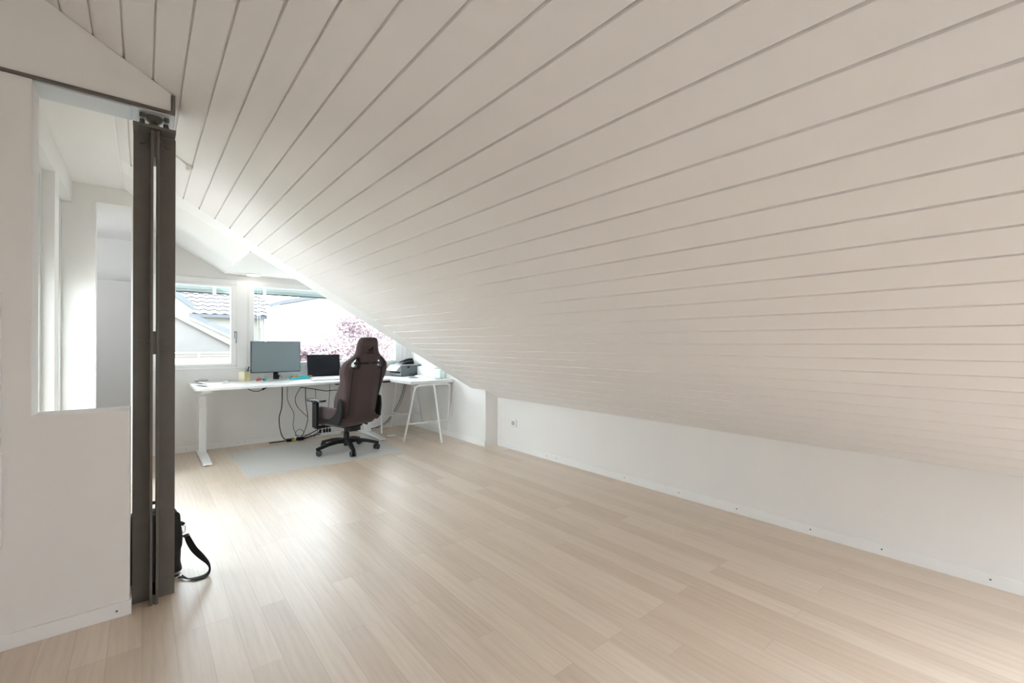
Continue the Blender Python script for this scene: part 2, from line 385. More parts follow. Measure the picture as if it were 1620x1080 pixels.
# ------------------------------------------------------------------ windows
def window(name, x0, x1, gx0, gx1, gz0, gz1, handle_x=None):
    w = bpy.data.objects.new(name, None); COL.objects.link(w); w.location = ((x0 + x1) / 2, YG, .905); struct(w)
    ox, oz = (x0 + x1) / 2, .905
    def fr(mb, a0, a1, b0, b1, i0, i1, j0, j1, y0, y1):
        mb.box(a0 - ox, i0 - ox, y0, y1, b0 - oz, b1 - oz); mb.box(i1 - ox, a1 - ox, y0, y1, b0 - oz, b1 - oz)
        mb.box(i0 - ox, i1 - ox, y0, y1, b0 - oz, j0 - oz); mb.box(i0 - ox, i1 - ox, y0, y1, j1 - oz, b1 - oz); return mb
    s = .055
    fr(MB(), x0, x1, .905, 1.938, gx0 - s, gx1 + s, gz0 - .03, gz1 + .03, -.012, .09).build('window_frame', 'pvc', w, bevel=.004)
    sa = fr(MB(), gx0 - s, gx1 + s, gz0 - .03, gz1 + .03, gx0, gx1, gz0, gz1, -.020, .06).build('window_sash', 'pvc', w, bevel=.005)
    MB().box(gx0 - ox, gx1 - ox, .024, .030, gz0 - oz, gz1 - oz).build('window_pane', 'glass', w, smooth=0)
    if handle_x is not None:
        h = MB(); h.box(handle_x - .014 - ox, handle_x + .014 - ox, -.030, -.020, 1.255 - oz, 1.335 - oz)
        h.tube([(handle_x - ox, -.03, 1.315 - oz), (handle_x - ox, -.062, 1.315 - oz), (handle_x - ox, -.066, 1.30 - oz), (handle_x - ox, -.066, 1.20 - oz)], [.008, .009, .010, .009], 10)
        h.build('window_handle', 'lgrey', w, bevel=.002)
    MB().box(x0 - ox, x1 - ox, .09, .30, -.03, 0).build('window_sill', 'pvc', w, bevel=.003)
    return w
window('window_1', .05, .954, .12, .787, .967, 1.848, .832)
window('window_2', .9548, 2.93, 1.023, 2.822, .962, 1.872)
def blind(x0, x1, z0, z1, label):
    w = x1 - x0
    b = thing('venetian_blind', label, 'blind', ((x0 + x1) / 2, YG + .16, z1), 0, 'raised blinds outside the panes')
    MB().box(-w / 2, w / 2, -.03, .03, -.045, 0).build('head_rail', 'slat', b, bevel=.003)
    s = MB(); n = 7; top = -.048; bot = z0 - z1 + .012
    for i in range(n):
        z = top + (bot - top) * i / n; s.box(-w / 2 + .01, w / 2 - .01, -.026, .026, z - .0035, z)
    s.build('slat_stack', 'slat', b, smooth=0)
    MB().box(-w / 2 + .008, w / 2 - .008, -.028, .028, z0 - z1, z0 - z1 + .011).build('bottom_rail', 'zinc', b, bevel=.002)
    for x in ((-.5 * w + .16), (.5 * w - .16)):
        c = MB(); c.box(x - .02, x + .02, -.032, -.030, z0 - z1 - .004, -.01); c.build('ladder_tape', 'pvc', b)
    return b
blind(.10, .80, 1.775, 1.86, 'raised aqua venetian blind at the top of the window left of the mullion')
b2 = blind(1.0, 2.85, 1.80, 1.885, 'raised aqua venetian blind at the top of the wide window above the monitor')
for dx in (-.84, -.815):
    MB().tube([(dx, -.032, -.01), (dx, -.034, -.5)], .0018, 6).build('pull_cord', 'pvc', b2)

# ------------------------------------------------------------------ steel column and beam
colm = thing('steel_column', 'dark brown steel column of four angle bars at the low wall end', 'column', (.042, 2.708, 0))
T = .010
for sx in (-1, 1):
    for sy in (-1, 1):
        a = MB(); g = .006
        prof = [(g, .0), (g + T, .0), (.078, .0)]
        P = [(g, .004), (.078, .004), (.078, .004 + T), (g + T, .004 + T), (g + T, .082), (g, .082)]
        P = [(sx * x, sy * y) for x, y in P]
        a.prism(P, lambda p, q, d: (p, q, d), .0, 2.179)
        o = a.build('angle_bar', 'steel', colm, bevel=.0015)
        for z in (1.205, 2.138):
            for (x, y, d) in ((.048, .0, 0), ):
                MB().cyl((sx * .047, sy * (.004 + T), z), (sx * .047, sy * (.004 + T + .008), z), .0125, .011, 14).build('bolt', 'steel', o)
            MB().cyl((sx * (g + T), sy * .045, z), (sx * (g + T + .008), sy * .045, z), .0125, .011, 14).build('bolt', 'steel', o)
for z0, z1 in ((1.149, 1.255), (2.06, 2.179), (.004, .045)):
    MB().box(-.0055, .0055, -.074, .074, z0, z1).build('spacer_plate', 'steel', colm)
MB().box(-.079, .076, -.090, .085, 2.184, 2.197).build('cap_plate', 'steel', colm, bevel=.001)
MB().lathe([(.034, 2.197), (.034, 2.206), (.031, 2.217), (.022, 2.227), (.010, 2.232), (.002, 2.2325)], (-.003, -.008, 0), 28).build('bearing_dome', 'steel', colm)
for sx in (-.047, .042):
    for sy in (-.035, .045):
        MB().cyl((sx, sy, 2.197), (sx, sy, 2.222), .0105, n=8).build('bolt', 'steel', colm)
beam = thing('steel_beam', 'dark brown steel beam flange running along the wall above the opening', 'beam', (.1, 2.70, 2.268))
MB().box(-2.1, .015, -.088, .09, 0, .012).build('flange', 'steel', beam, bevel=.001)
MB().box(.001, .015, -.088, .09, .012, roof(.114) - 2.268 - .004).build('end_plate', 'steel', beam, bevel=.001)
MB().box(-.445, -.143, -.070, .088, -.008, 0).build('lining_panel', 'lining', beam)
MB().box(-.1425, .012, -.072, .088, -.005, 0).build('bearing_plate', 'lining', beam)
MB().lathe([(.002, -.0352), (.010, -.035), (.022, -.030), (.031, -.020), (.034, -.009), (.034, 0)], (-.061, .0, 0), 28).build('bearing_dome', 'steel', beam)
for sx in (-.105, -.016):
    for sy in (-.027, .053):
        MB().cyl((sx, sy, 0), (sx, sy, -.022), .0105, n=8).build('bolt', 'steel', beam)

# wall mounted white boxes at the left edge
MB().box(-.62, -.4265, Y0 - .022, Y0 - .0005, .80, 1.40).build('wall_panel', 'trim', bevel=.003,
    tags=('flat white panel on the wall at the left edge above the box', 'panel'))
MB().box(-.64, -.419, Y0 - .045, Y0 - .0005, .40, .775).build('wall_box', 'trim', bevel=.008,
    tags=('white box mounted low on the wall at the left edge', 'box'))

# socket on the low wall, lamp in the soffit, little rod on the ceiling
so = thing('wall_socket', 'white square power socket on the low right wall', 'socket', (XW, 3.875, .30), R(90))
MB().box(-.043, .043, 0, .018, -.043, .043).build('cover_plate', 'socket', so, bevel=.004)
s2 = MB(); s2.box(-.026, .026, .018, .0195, -.022, .022); s2.build('socket_insert', 'lgrey', so, bevel=.001)
so2 = thing('wall_socket', 'small white socket low on the bay wall beside trestle', 'socket', (XB, 4.80, .62), R(90))
bpy.data.objects.remove(so2)
lp = thing('ceiling_lamp', 'round lit lamp under the white bay ceiling above the windows', 'lamp', (.99, 5.90, 2.0))
MB().lathe([(.075, -.012), (.085, -.008), (.085, 0)], n=28).build('lamp_ring', 'trim', lp)
MB().lathe([(.068, -.016), (.07, -.012)], n=28).build('diffuser', 'lamp', lp)
rd = thing('ceiling_rod', 'thin white rod with square end fixed to sloped ceiling beside column', 'rod', (.215, 3.395, roof(.215)))
MB().tube([(-.16, -.05, .0924 - .008), (-.0, .0, -.008)], .006, 8).build('rod', 'trim', rd)
MB().box(-.014, .014, -.014, .014, -.036, -.002).build('end_block', 'trim', rd, bevel=.002)

# ================================================================== FURNITURE
DZ = .760
desk = thing('standing_desk', 'long white height adjustable desk under the windows', 'desk', (1.39, 5.65, 0))
def rrect(x0, x1, y0, y1, r, n=6):
    out = []
    for cx, cy, a in ((x1 - r, y1 - r, 0), (x0 + r, y1 - r, 90), (x0 + r, y0 + r, 180), (x1 - r, y0 + r, 270)):
        for i in range(n + 1):
            q = R(a + 90 * i / n); out.append((cx + r * math.cos(q), cy + r * math.sin(q)))
    return out
fz = lambda a, b, d: (a, b, d)
MB().prism(rrect(-1.0, 1.0, -.40, .40, .05), fz, DZ - .025, DZ).build('tabletop', 'deskw', desk, bevel=.003)
for lx in (-.90, .90):
    l = MB(); l.box(lx - .035, lx + .035, .08, .17, .04, .52); l.box(lx - .030, lx + .030, .085, .165, .52, .64); l.box(lx - .025, lx + .025, .09, .16, .64, DZ - .06)
    lg = l.build('leg', 'metalw', desk, bevel=.003)
    MB().prism([(-.40, .008), (-.40, .028), (.0, .042), (.30, .042), (.36, .028), (.36, .008)], lambda a, b, d, lx=lx: (lx + d, a, b), -.038, .038).build('foot', 'metalw', lg, bevel=.003)
    for yy in (-.36, .33): MB().cyl((lx, yy, 0), (lx, yy, .009), .022, n=14).build('foot_pad', 'rubber', lg)
cr = MB(); cr.box(-.9, .9, .04, .08, DZ - .065, DZ - .026); cr.box(-.9, .9, .18, .22, DZ - .065, DZ - .026)
for lx in (-.9, .9): cr.box(lx - .04, lx + .04, -.30, .36, DZ - .058, DZ - .026)
cr.build('under_frame', 'metalw', desk)
MB().box(.90, .985, -.405, -.33, DZ - .046, DZ - .026).build('control_handset', 'black', desk, bevel=.003)
MB().box(.33, .60, -.395, -.33, DZ - .042, DZ - .026).build('cable_tray', 'black', desk, bevel=.002)

TZ = .740
tbl = thing('side_table_top', 'white tabletop lying on two trestles in the corner', 'table', (2.76, 5.46, TZ))
MB().prism(rrect(-.30, .298, -.59, .60, .004, 1), fz, -.036, 0).build('tabletop', 'deskw', tbl, bevel=.002)
def trestle(cy, label):
    t = thing('trestle', label, 'trestle', (2.766, cy, 0), 0, 'white trestles under the corner tabletop')
    zt = TZ - .0395
    # top bar bends down into the two rear legs
    for sx in (-1, 1):
        MB().tube(smooth_path([(sx * .305, .36, 0), (sx * .268, .255, .40), (sx * .243, .205, .62), (sx * .228, .187, .675), (sx * .17, .18, zt - .012)], 4), .0115, 10).build('leg', 'metalw', t)
    MB().tube([(.012, .0, 0), (.003, .160, .655), (0, .18, zt - .013)], .0125, 10).build('leg', 'metalw', t)
    MB().tube([(-.20, .18, zt - .012), (.20, .18, zt - .012)], .012, 10).build('top_bar', 'metalw', t)
    MB().tube([(-.288, .305, .215), (.288, .305, .215)], .009, 8).build('cross_bar', 'metalw', t)
    MB().tube([(-.0, .305, .212), (.012, .055, .215)], .008, 8).build('brace', 'metalw', t)
    return t
trestle(4.69, 'white three-legged trestle nearer the room at the table end')
t2 = trestle(6.04, 'white three-legged trestle beside the gable wall at the back')
t2.rotation_euler = (0, 0, math.pi); t2.location = (2.757, 6.048, 0)

# ------------------------------------------------------------------ gaming chair
ch = thing('gaming_chair', 'dark brown high-backed gaming chair on castors at the desk', 'chair', (1.753, 5.022, .003), R(20))
seat = solid_outline(rrect(-.265, .265, -.24, .31, .12, 8), [], .155, .06, .013)
for v in seat.vertices:
    x, y, z = v.co; s = sstep(.14, .24, abs(x))
    v.co.z = z + .385 + (.055 * s * (1 - .6 * sstep(.12, .30, y)) if z > 0 else 0) - .02 * sstep(.2, .31, y) * (1 if z > 0 else -1)
mesh_obj('seat', seat, 'fabric', ch)
half = [(.195, .385), (.212, .43), (.220, .52), (.232, .64), (.252, .76), (.280, .86), (.287, .925), (.272, .985), (.232, 1.025), (.182, 1.060), (.150, 1.09), (.136, 1.125), (.128, 1.17), (.118, 1.215), (.102, 1.246), (.070, 1.260)]
out = half + [(-x, z) for x, z in reversed(half)]
out = [(p.x, p.y) for p in smooth_path([(x, z, 0) for x, z in out], 4, True)]
hole = [(.128, .948), (.205, .940), (.228, .962), (.222, .992), (.165, 1.042), (.130, 1.030)]
back = solid_outline(out, [hole, [(-x, z) for x, z in reversed(hole)]], .085, .032, .0105)
def back_y(z): return -.205 - .165 * (z - .39) / .87
for v in back.vertices:
    x, z, t = v.co                    # t: thickness, +t is made the front
    s = sstep(.10, .205, abs(x)); lum = sstep(.36, .50, z) * (1 - sstep(.56, .84, z))
    f = (.105 * lum + .04 * (1 - sstep(.90, 1.10, z))) * s
    y = back_y(z) + (t + f * (1 if t > 0 else .12) + (.025 * (1 - s) * math.exp(-((z - .6) / .12) ** 2) if t > 0 else 0) + .018 * sstep(1.05, 1.18, z))
    v.co = (x, y, z)
bk = mesh_obj('backrest', back, 'fabric', ch)
# black rims inside the two harness openings
for sx in (-1, 1):
    pts = smooth_path([(sx * x, back_y(z) - .030, z) for x, z in hole], 3, True)
    MB().tube(pts, .005, 8, True).build('harness_rim', 'black', bk)
    MB().tube(smooth_path([(sx * q, back_y(z) - .041, z) for q, z in ((.182, .43), (.187, .55), (.192, .70), (.196, .82), (.196, .90), (.190, .935))], 4), .006, 6).build('piping', 'black', bk)
st = MB(); st.ribbon(smooth_path([(-.165, back_y(.985) + .0, .985), (-.145, back_y(.985) - .040, .985), (-.08, back_y(.985) - .046, .985), (0, back_y(.985) - .047, .985), (.08, back_y(.985) - .046, .985), (.145, back_y(.985) - .040, .985), (.165, back_y(.985), .985)], 3), (0, 0, .012), .003)
st.build('pillow_strap', 'black', bk)
MB().box(-.022, .022, back_y(.985) - .054, back_y(.985) - .046, .969, 1.001).build('strap_buckle', 'rubber', bk, bevel=.003)
# emblem: three sails over the lettering, printed on the head part
em = MB(); yo = -.0455
def sail(poly): em.prism([(x, z) for x, z in poly], lambda a, b, d: (a, back_y(b) + .018 * sstep(1.05, 1.18, b) + yo + d, b), 0, .002)
sail([(.038, 1.124), (.040, 1.168), (.028, 1.150), (.020, 1.124)]); sail([(.016, 1.124), (.024, 1.152), (.008, 1.140), (-.002, 1.124)])
sail([(-.006, 1.124), (.002, 1.140), (-.016, 1.132), (-.026, 1.124)]); sail([(-.030, 1.118), (.044, 1.118), (.036, 1.108), (-.026, 1.112)])
em.build('emblem', 'emblem', bk, smooth=0)
tm = text_mesh('CORSAIR', .026)
for v in tm.vertices:
    x, y, z = v.co; zz = 1.092 + y; v.co = (x, back_y(zz) + .018 * sstep(1.05, 1.18, zz) + yo + .001 - z, zz)
mesh_obj('lettering', tm, 'emblem', bk)
tm.shade_flat()
# skirt under the back, hinge covers
sk = solid_outline([(p.x, p.y) for p in smooth_path([(-.205, .345, 0), (.205, .345, 0), (.21, .40, 0), (-.21, .40, 0)], 4, True)], [], .06, .02, .01)
for v in sk.vertices: v.co = (v.co.x, -.222 + v.co.z, v.co.y)
mesh_obj('rear_skirt', sk, 'fabric', ch)
hp = [(.06, .345), (-.20, .335), (-.245, .38), (-.262, .50), (-.255, .60), (-.222, .618), (-.195, .57), (-.17, .47), (-.08, .40), (.06, .385)]
for sx in (-1, 1):
    MB().prism(hp, lambda a, b, d, sx=sx: (sx * d, a, b), .248, .278).build('hinge_cover', 'black', ch, bevel=.008)
# arm rests
for sx in (-1, 1):
    ar = MB(); ar.box(sx * .325 - .018, sx * .325 + .018, .055, .125, .30, .565); ar.box(min(sx * .12, sx * .325), max(sx * .12, sx * .325), .06, .12, .285, .31)
    a = ar.build('armrest_post', 'black', ch, bevel=.006)
    MB().prism(rrect(-.05, .05, -.13, .13, .04, 6), lambda p, q, d, sx=sx: (sx * .325 + p, .085 + q, d), .578, .602).build('armrest_pad', 'pad', ch, bevel=.009, seg=3)
    MB().lathe([(.022, .548), (.045, .578)], (sx * .325, .09, 0), 18).build('armrest_collar', 'black', ch)
mc = MB(); mc.box(-.11, .11, -.13, .16, .275, .315); mc.box(-.07, .07, -.15, -.05, .235, .285); mc.box(-.16, .16, .05, .13, .29, .315)
mc.build('tilt_mechanism', 'black', ch, bevel=.006)
lv = MB(); lv.tube([(.08, -.02, .29), (.20, -.03, .285), (.26, -.04, .262)], [.007, .007, .011], 8); lv.build('tilt_lever', 'black', ch)
MB().lathe([(.028, .06), (.030, .10), (.030, .20), (.024, .205), (.024, .285)], n=20).build('gas_lift', 'black', ch)
MB().lathe([(.036, .085), (.052, .095), (.050, .135), (.036, .142)], n=24).build('hub', 'black', ch)
for i in range(5):
    q = R(171 + 72 * i); c, s = math.cos(q), math.sin(q); w = Vector((-s, c, 0))
    vs = []; sec = [(.035, .032, .092, .138), (.12, .030, .098, .136), (.21, .027, .088, .122), (.29, .023, .070, .100), (.345, .020, .060, .086)]
    for r_, hw_, z0, z1 in sec:
        p = Vector((c * r_, s * r_, 0))
        vs += [p + w * hw_ + Vector((0, 0, z0)), p - w * hw_ + Vector((0, 0, z0)), p - w * hw_ * .75 + Vector((0, 0, z1)), p + w * hw_ * .75 + Vector((0, 0, z1))]
    fs = [(4 * k + j, 4 * k + (j + 1) % 4, 4 * k + 4 + (j + 1) % 4, 4 * k + 4 + j) for k in range(4) for j in range(4)] + [(3, 2, 1, 0), (16, 17, 18, 19)]
    MB().add(vs, fs).build('base_leg', 'black', ch, bevel=.006)
    cx, cy = c * .33, s * .33; a2 = q + 1.1 + i * .7; wd = Vector((math.cos(a2), math.sin(a2), 0))
    ca = MB(); ca.cyl((cx, cy, .045), (cx, cy, .068), .010, n=10)
    fd = Vector((-wd.y, wd.x, 0)) * .012; pc = Vector((cx, cy, .031)) + fd
    ca.tube([pc + wd * -.006, pc + wd * .006], .024, 16)
    co = ca.build('caster', 'black', ch)
    for sg in (-1, 1):
        MB().tube([pc + wd * sg * .008, pc + wd * sg * .012, pc + wd * sg * .024, pc + wd * sg * .028], [.024, .030, .030, .024], 20).build('caster_wheel', 'rubber', co)

# chair mat
MB().prism(rrect(.72, 2.252, 4.569, 5.78, .04), fz, .0003, .003).build('chair_mat', 'mat', smooth=0,
    tags=('frosted pale grey floor mat under the gaming chair', 'mat'))

# ------------------------------------------------------------------ things on the desk
mo = thing('monitor', 'flat grey computer monitor with a switched off screen', 'monitor', (1.235, 5.94, DZ), 0)
MB().box(-.268, .268, -.012, .016, .092, .462).build('housing', 'black', mo, bevel=.003)
MB().box(-.262, .262, -.0135, -.0118, .100, .457).build('screen', 'screen_grey', mo, smooth=0)
st = MB(); st.box(-.026, .026, .018, .040, .01, .20); st.build('stand_neck', 'black', mo, bevel=.004)
MB().prism([(.118 * math.cos(2 * math.pi * i / 40), -.02 + .088 * math.sin(2 * math.pi * i / 40)) for i in range(40)], fz, .0005, .010).build('stand_base', 'lgrey', mo, bevel=.003)
MB().prism([(-.028, 0), (.024, 0), (.032, .050), (-.020, .050)], lambda a, b, d: (a, d, b + .010), -.03, -.012).build('stand_bracket', 'black', mo, bevel=.003)

lt = thing('laptop', 'open laptop with dark screen beside the monitor', 'laptop', (1.785, 5.80, DZ), R(-3))
MB().box(-.20, .20, -.125, .125, .003, .018).build('laptop_base', 'lgrey', lt, bevel=.004)
k = MB()
for r_ in range(5):
    for c_ in range(14): k.box(-.176 + c_ * .0252, -.176 + c_ * .0252 + .021, -.035 + r_ * .026, -.035 + r_ * .026 + .021, .018, .0205)
k.build('laptop_keys', 'paper', lt, smooth=0)
tl = Matrix.Translation((0, .125, .016)) @ Matrix.Rotation(R(-14), 4, 'X')
MB().box(-.20, .20, -.004, .004, .0, .285, tl).build('laptop_lid', 'black', lt, bevel=.003)
MB().box(-.193, .193, -.0052, -.0042, .030, .278, tl).build('laptop_screen', 'screen_dark', lt, smooth=0)
MB().box(-.192, -.150, -.0056, -.0042, .010, .022, tl).build('laptop_sticker', 'orange', lt, smooth=0)
kb = thing('keyboard', 'flat white keyboard lying in front of the laptop', 'keyboard', (1.755, 5.535, DZ), R(-4))
MB().box(-.225, .225, -.075, .075, .001, .016).build('keyboard_body', 'deskw', kb, bevel=.005)
k = MB()
for r_ in range(5):
    for c_ in range(15): k.box(-.208 + c_ * .0278, -.208 + c_ * .0278 + .0235, -.062 + r_ * .0255, -.062 + r_ * .0255 + .021, .016, .021)
k.build('keyboard_keys', 'paper', kb, smooth=0)

pb = thing('pencil_box', 'cream square pencil box with a ring mark left of monitor', 'pencil box', (.905, 5.95, DZ), R(40))
p = MB(); w_ = .040
p.box(w_ - .004, w_, -w_ + .004, w_, .001, .112); p.box(-w_, w_ - .004, w_ - .004, w_, .001, .112); p.box(-w_, -w_ + .004, -w_ + .004, w_ - .004, .001, .112); p.box(-w_, w_, -w_, w_, 0, .004)
p.build('box_shell', 'cream', pb)
MB().box(-w_, w_, -w_, -w_ + .004, .004, .112).build('box_side', 'olive', pb)
MB().tube([(.004 + .018 * math.cos(2 * math.pi * i / 24), -w_ - .0005, .070 + .022 * math.sin(2 * math.pi * i / 24)) for i in range(24)], .0022, 6, True).build('ring_mark', 'lgrey', pb)
def pen(p0, p1, m, label, r=.0042):
    d = Vector(p1) - Vector(p0)
    t = thing('pen', label, 'pen', p0)
    MB().tube([(0, 0, 0), d * .82, d * .9, d], [r, r, r * .8, r * .4], 8).build('barrel', m, t)
    return t
pen((.900, 5.945, DZ + .006), (.925, 5.955, DZ + .165), 'green', 'green pen standing in the cream pencil box')
MB()
ms = thing('microphone', 'thin black desk microphone on a wire stem behind monitor edge', 'microphone', (.955, 6.00, DZ))
MB().lathe([(.025, 0), (.025, .006), (.006, .010)], n=16).build('microphone_foot', 'black', ms)
MB().tube([(0, 0, .008), (.0, 0, .10), (.0, -.005, .118), (.035, -.01, .120)], .003, 6).build('stem', 'black', ms)
MB().tube([(-.012, 0, .105), (.004, 0, .165)], .0065, 8).build('microphone_head', 'black', ms)
# small desk clutter under the monitor
def clip(x, y, m, label):
    t = thing('bulldog_clip', label, 'clip', (x, y, DZ), .4, )
    MB().prism([(-.014, 0), (.014, 0), (.003, .028), (-.003, .028)], lambda a, b, d: (d, a, b), -.018, .018).build('clip_body', m, t)
    MB().tube([(0, -.004, .026), (.008, -.010, .05), (-.008, -.010, .05), (0, -.004, .026)], .0016, 6).build('clip_wire', 'chrome', t)
clip(1.040, 5.90, 'red', 'small red clip left of the monitor foot')
clip(1.112, 5.91, 'teal', 'small teal clip behind the pen by the monitor foot')
pen((1.045, 5.935, DZ + .03), (1.105, 5.86, DZ + .006), 'black', 'black pen leaning between the red and teal clips')
tr = thing('desk_tray', 'teal tray of small desk things left of the laptop', 'tray', (1.475, 5.88, DZ), R(4))
t_ = MB(); t_.box(-.105, .105, -.045, .045, 0, .004); t_.box(-.105, .105, -.045, -.041, .004, .028); t_.box(-.105, .105, .041, .045, .004, .036)
t_.box(-.105, -.101, -.041, .041, .004, .028); t_.box(.101, .105, -.041, .041, .004, .036); t_.box(.03, .034, -.041, .041, .004, .034)
t_.build('tray_shell', 'teal', tr, bevel=.0015)
MB().box(1.392, 1.440, 5.85, 5.90, DZ + .005, DZ + .050).build('eraser', 'orange', bevel=.004, tags=('orange block standing in the teal tray', 'eraser'))
MB().box(1.445, 1.462, 5.86, 5.90, DZ + .005, DZ + .048).build('sticky_notes', 'lgrey', bevel=.003, tags=('small grey pad standing in the teal tray', 'notepad'))
MB().tube(smooth_path([(1.215, 6.03, DZ + .004), (1.29, 6.03, DZ + .05), (1.325, 6.03, DZ + .004), (1.37, 5.98, DZ + .004)], 5), .0022, 6).build('desk_wire', 'black', tags=('thin black wire curling behind the monitor foot', 'wire'))
# papers at the left end
def sheet(name, x, y, w, d, rz, z, label, curl=.012):
    c, s = math.cos(rz), math.sin(rz); vs = []; n = 8
    for i in range(n + 1):
        for j in (0, 1):
            a = -w / 2 + w * i / n; b = -d / 2 + d * j
            vs.append((x + a * c - b * s, y + a * s + b * c, z + curl * abs(a / w * 2) ** 3))
    m = len(vs); vs += [(p[0], p[1], p[2] + .0012) for p in vs]
    fs = [(2 * i, 2 * i + 2, 2 * i + 3, 2 * i + 1) for i in range(n)] + [(m + 2 * i, m + 2 * i + 1, m + 2 * i + 3, m + 2 * i + 2) for i in range(n)]
    fs += [(2 * i, m + 2 * i, m + 2 * i + 2, 2 * i + 2) for i in range(n)] + [(2 * i + 1, 2 * i + 3, m + 2 * i + 3, m + 2 * i + 1) for i in range(n)] + [(0, 1, m + 1, m), (2 * n, m + 2 * n, m + 2 * n + 1, 2 * n + 1)]
    return MB().add(vs, fs).build(name, 'paper', tags=(label, 'paper'))
sheet('paper_sheet', .545, 5.60, .21, .297, R(12), DZ + .0005, 'white paper sheet at the left end of the desk nearest its corner')
sheet('paper_sheet', .60, 5.865, .26, .15, R(-8), DZ + .0005, 'curled white paper sheet behind the other at the desk end', .022)
nb = thing('notebook', 'small grey-green notebook on the back left corner of the desk', 'notebook', (.50, 5.985, DZ), R(5))
MB().box(-.06, .06, -.045, .045, 0, .004).build('cover', 'green', nb); MB().box(-.058, .06, -.044, .044, .004, .020).build('pages', 'paper', nb); MB().box(-.06, .06, -.045, .045, .020, .024).build('cover', 'grey', nb)
MB().box(.475, .555, 5.95, 6.02, DZ + .0245, DZ + .038).build('card_box', 'lgrey', bevel=.002, tags=('small pale card box lying on the grey-green notebook', 'box'))

# ------------------------------------------------------------------ printer and things on the corner table
pr = thing('printer', 'grey box-shaped printer with a paper sheet in its front', 'printer', (2.745, 5.70, TZ), R(6))
MB().box(0, .30, 0, .335, .006, .150).build('printer_body', 'grey', pr, bevel=.008)
MB().box(-.004, .308, -.006, .340, .150, .162).build('scanner_lid', 'lgrey', pr, bevel=.004)
MB().box(-.004, 0, .02, .315, .014, .145).build('front_panel', 'lgrey', pr, bevel=.001)
MB().box(-.012, -.004, .035, .29, .045, .066).build('paper_slot', 'black', pr, bevel=.001)
MB().prism([(-.002, .148), (-.075, .078), (-.078, .080), (-.004, .150)], lambda a, b, d: (a, d, b), .03, .30).build('output_flap', 'paper', pr)
MB().box(.085, .125, -.0015, 0, .118, .140).build('side_handle', 'black', pr)
for x in (.03, .27):
    for y in (.03, .30): MB().cyl((x, y, 0), (x, y, .007), .012, n=10).build('rubber_foot', 'rubber', pr)
ph = thing('desk_phone', 'black telephone lying on top of the grey printer', 'telephone', (2.86, 5.86, TZ + .163), R(12))
MB().prism([(-.12, 0), (.10, 0), (.10, .055), (.06, .055), (-.10, .012)], lambda a, b, d: (a, d, b), -.09, .09).build('phone_body', 'black', ph, bevel=.006)
MB().tube(smooth_path([(-.05, -.055, .045), (-.02, -.055, .060), (.06, -.055, .072), (.10, -.055, .066)], 4), [.015] * 12 + [.017], 10).build('handset', 'black', ph)
pk = MB()
for i in range(3):
    for j in range(3): pk.box(-.045 + i * .025, -.03 + i * .025, .0 + j * .024, .016 + j * .024, .025 + i * .011, .034 + i * .011)
pk.build('phone_keys', 'rubber', ph)
MB().box(2.985, XB - .004, 5.24, 5.715, TZ + .0003, TZ + .135).build('storage_box', 'paper', bevel=.004, tags=('long white box against the bay wall on corner table', 'box'))
mb_ = thing('plastic_box', 'pale green plastic box at the end of the white box', 'box', (3.015, 5.15, TZ))
MB().box(-.040, .042, -.075, .075, .0003, .105).build('box_body', 'mint', mb_, bevel=.008)
MB().box(-.043, .045, -.078, .078, .105, .118).build('box_lid', 'mint', mb_, bevel=.004)
sp = thing('small_bottle', 'small grey bottle standing on the wall end of the printer', 'bottle', (2.985, 5.95, TZ + .1622))
MB().lathe([(.014, 0), (.015, .004), (.015, .036), (.008, .042)], n=16).build('bottle_body', 'grey', sp)
MB().lathe([(.008, .042), (.008, .052)], n=14).build('bottle_cap', 'black', sp)
sheet('paper_sheet', 2.83, 5.45, .21, .15, R(30), TZ + .0005, 'crumpled white paper lying in front of the grey printer', .02)
MB().box(2.90, 2.985, 5.005, 5.055, TZ + .0003, TZ + .006).build('small_card', 'lgrey', bevel=.001, tags=('small grey card at the near end of the corner table', 'card'))

# ------------------------------------------------------------------ cables
def cable(name, pts, r, m, label, cat='cable', group=None, k=6):
    return MB().tube(smooth_path(pts, k), r, 7).build(name, m, tags=(label, cat, group))
yc = 5.93
cable('power_cable', [(1.30, yc, DZ - .026), (1.295, yc, .447), (1.267, yc, .309), (1.274, yc, .176), (1.303, yc - .01, .07), (1.36, yc - .02, .012)], .0055, 'black', 'thickest black cable hanging from the desk, nearest the left leg')
cable('power_cable', [(1.366, yc, DZ - .026), (1.353, yc, .552), (1.381, yc, .447), (1.429, yc, .34), (1.422, yc, .197), (1.444, yc, .105), (1.492, yc - .02, .012)], .0032, 'black', 'thin black cable hanging in a wave beside the thickest one')
cable('power_cable', [(1.506, yc, .649), (1.447, yc, .537), (1.462, yc, .432), (1.536, yc, .337), (1.586, yc, .285)], .0036, 'black', 'black cable bulging left from the desk to the straighter cable')
cable('power_cable', [(1.566, yc + .01, .645), (1.57, yc + .01, .463), (1.593, yc + .01, .275), (1.574, yc + .01, .164), (1.560, yc + .06, .078), (1.525, yc + .055, .02)], .0042, 'black', 'straighter black cable hanging just left of the chair armrest')
cable('power_cable', [(1.681, yc, .625), (1.683, yc, .50), (1.69, yc + .02, .25), (1.72, yc + .02, .04)], .003, 'black', 'thin black cable dropping behind the chair armrest')
cable('power_cable', [(1.86, yc, .70), (1.852, yc, .523), (1.838, yc, .357), (1.832, yc, .22), (1.84, yc + .02, .06)], .003, 'black', 'thin black cable dropping right behind the seat back')
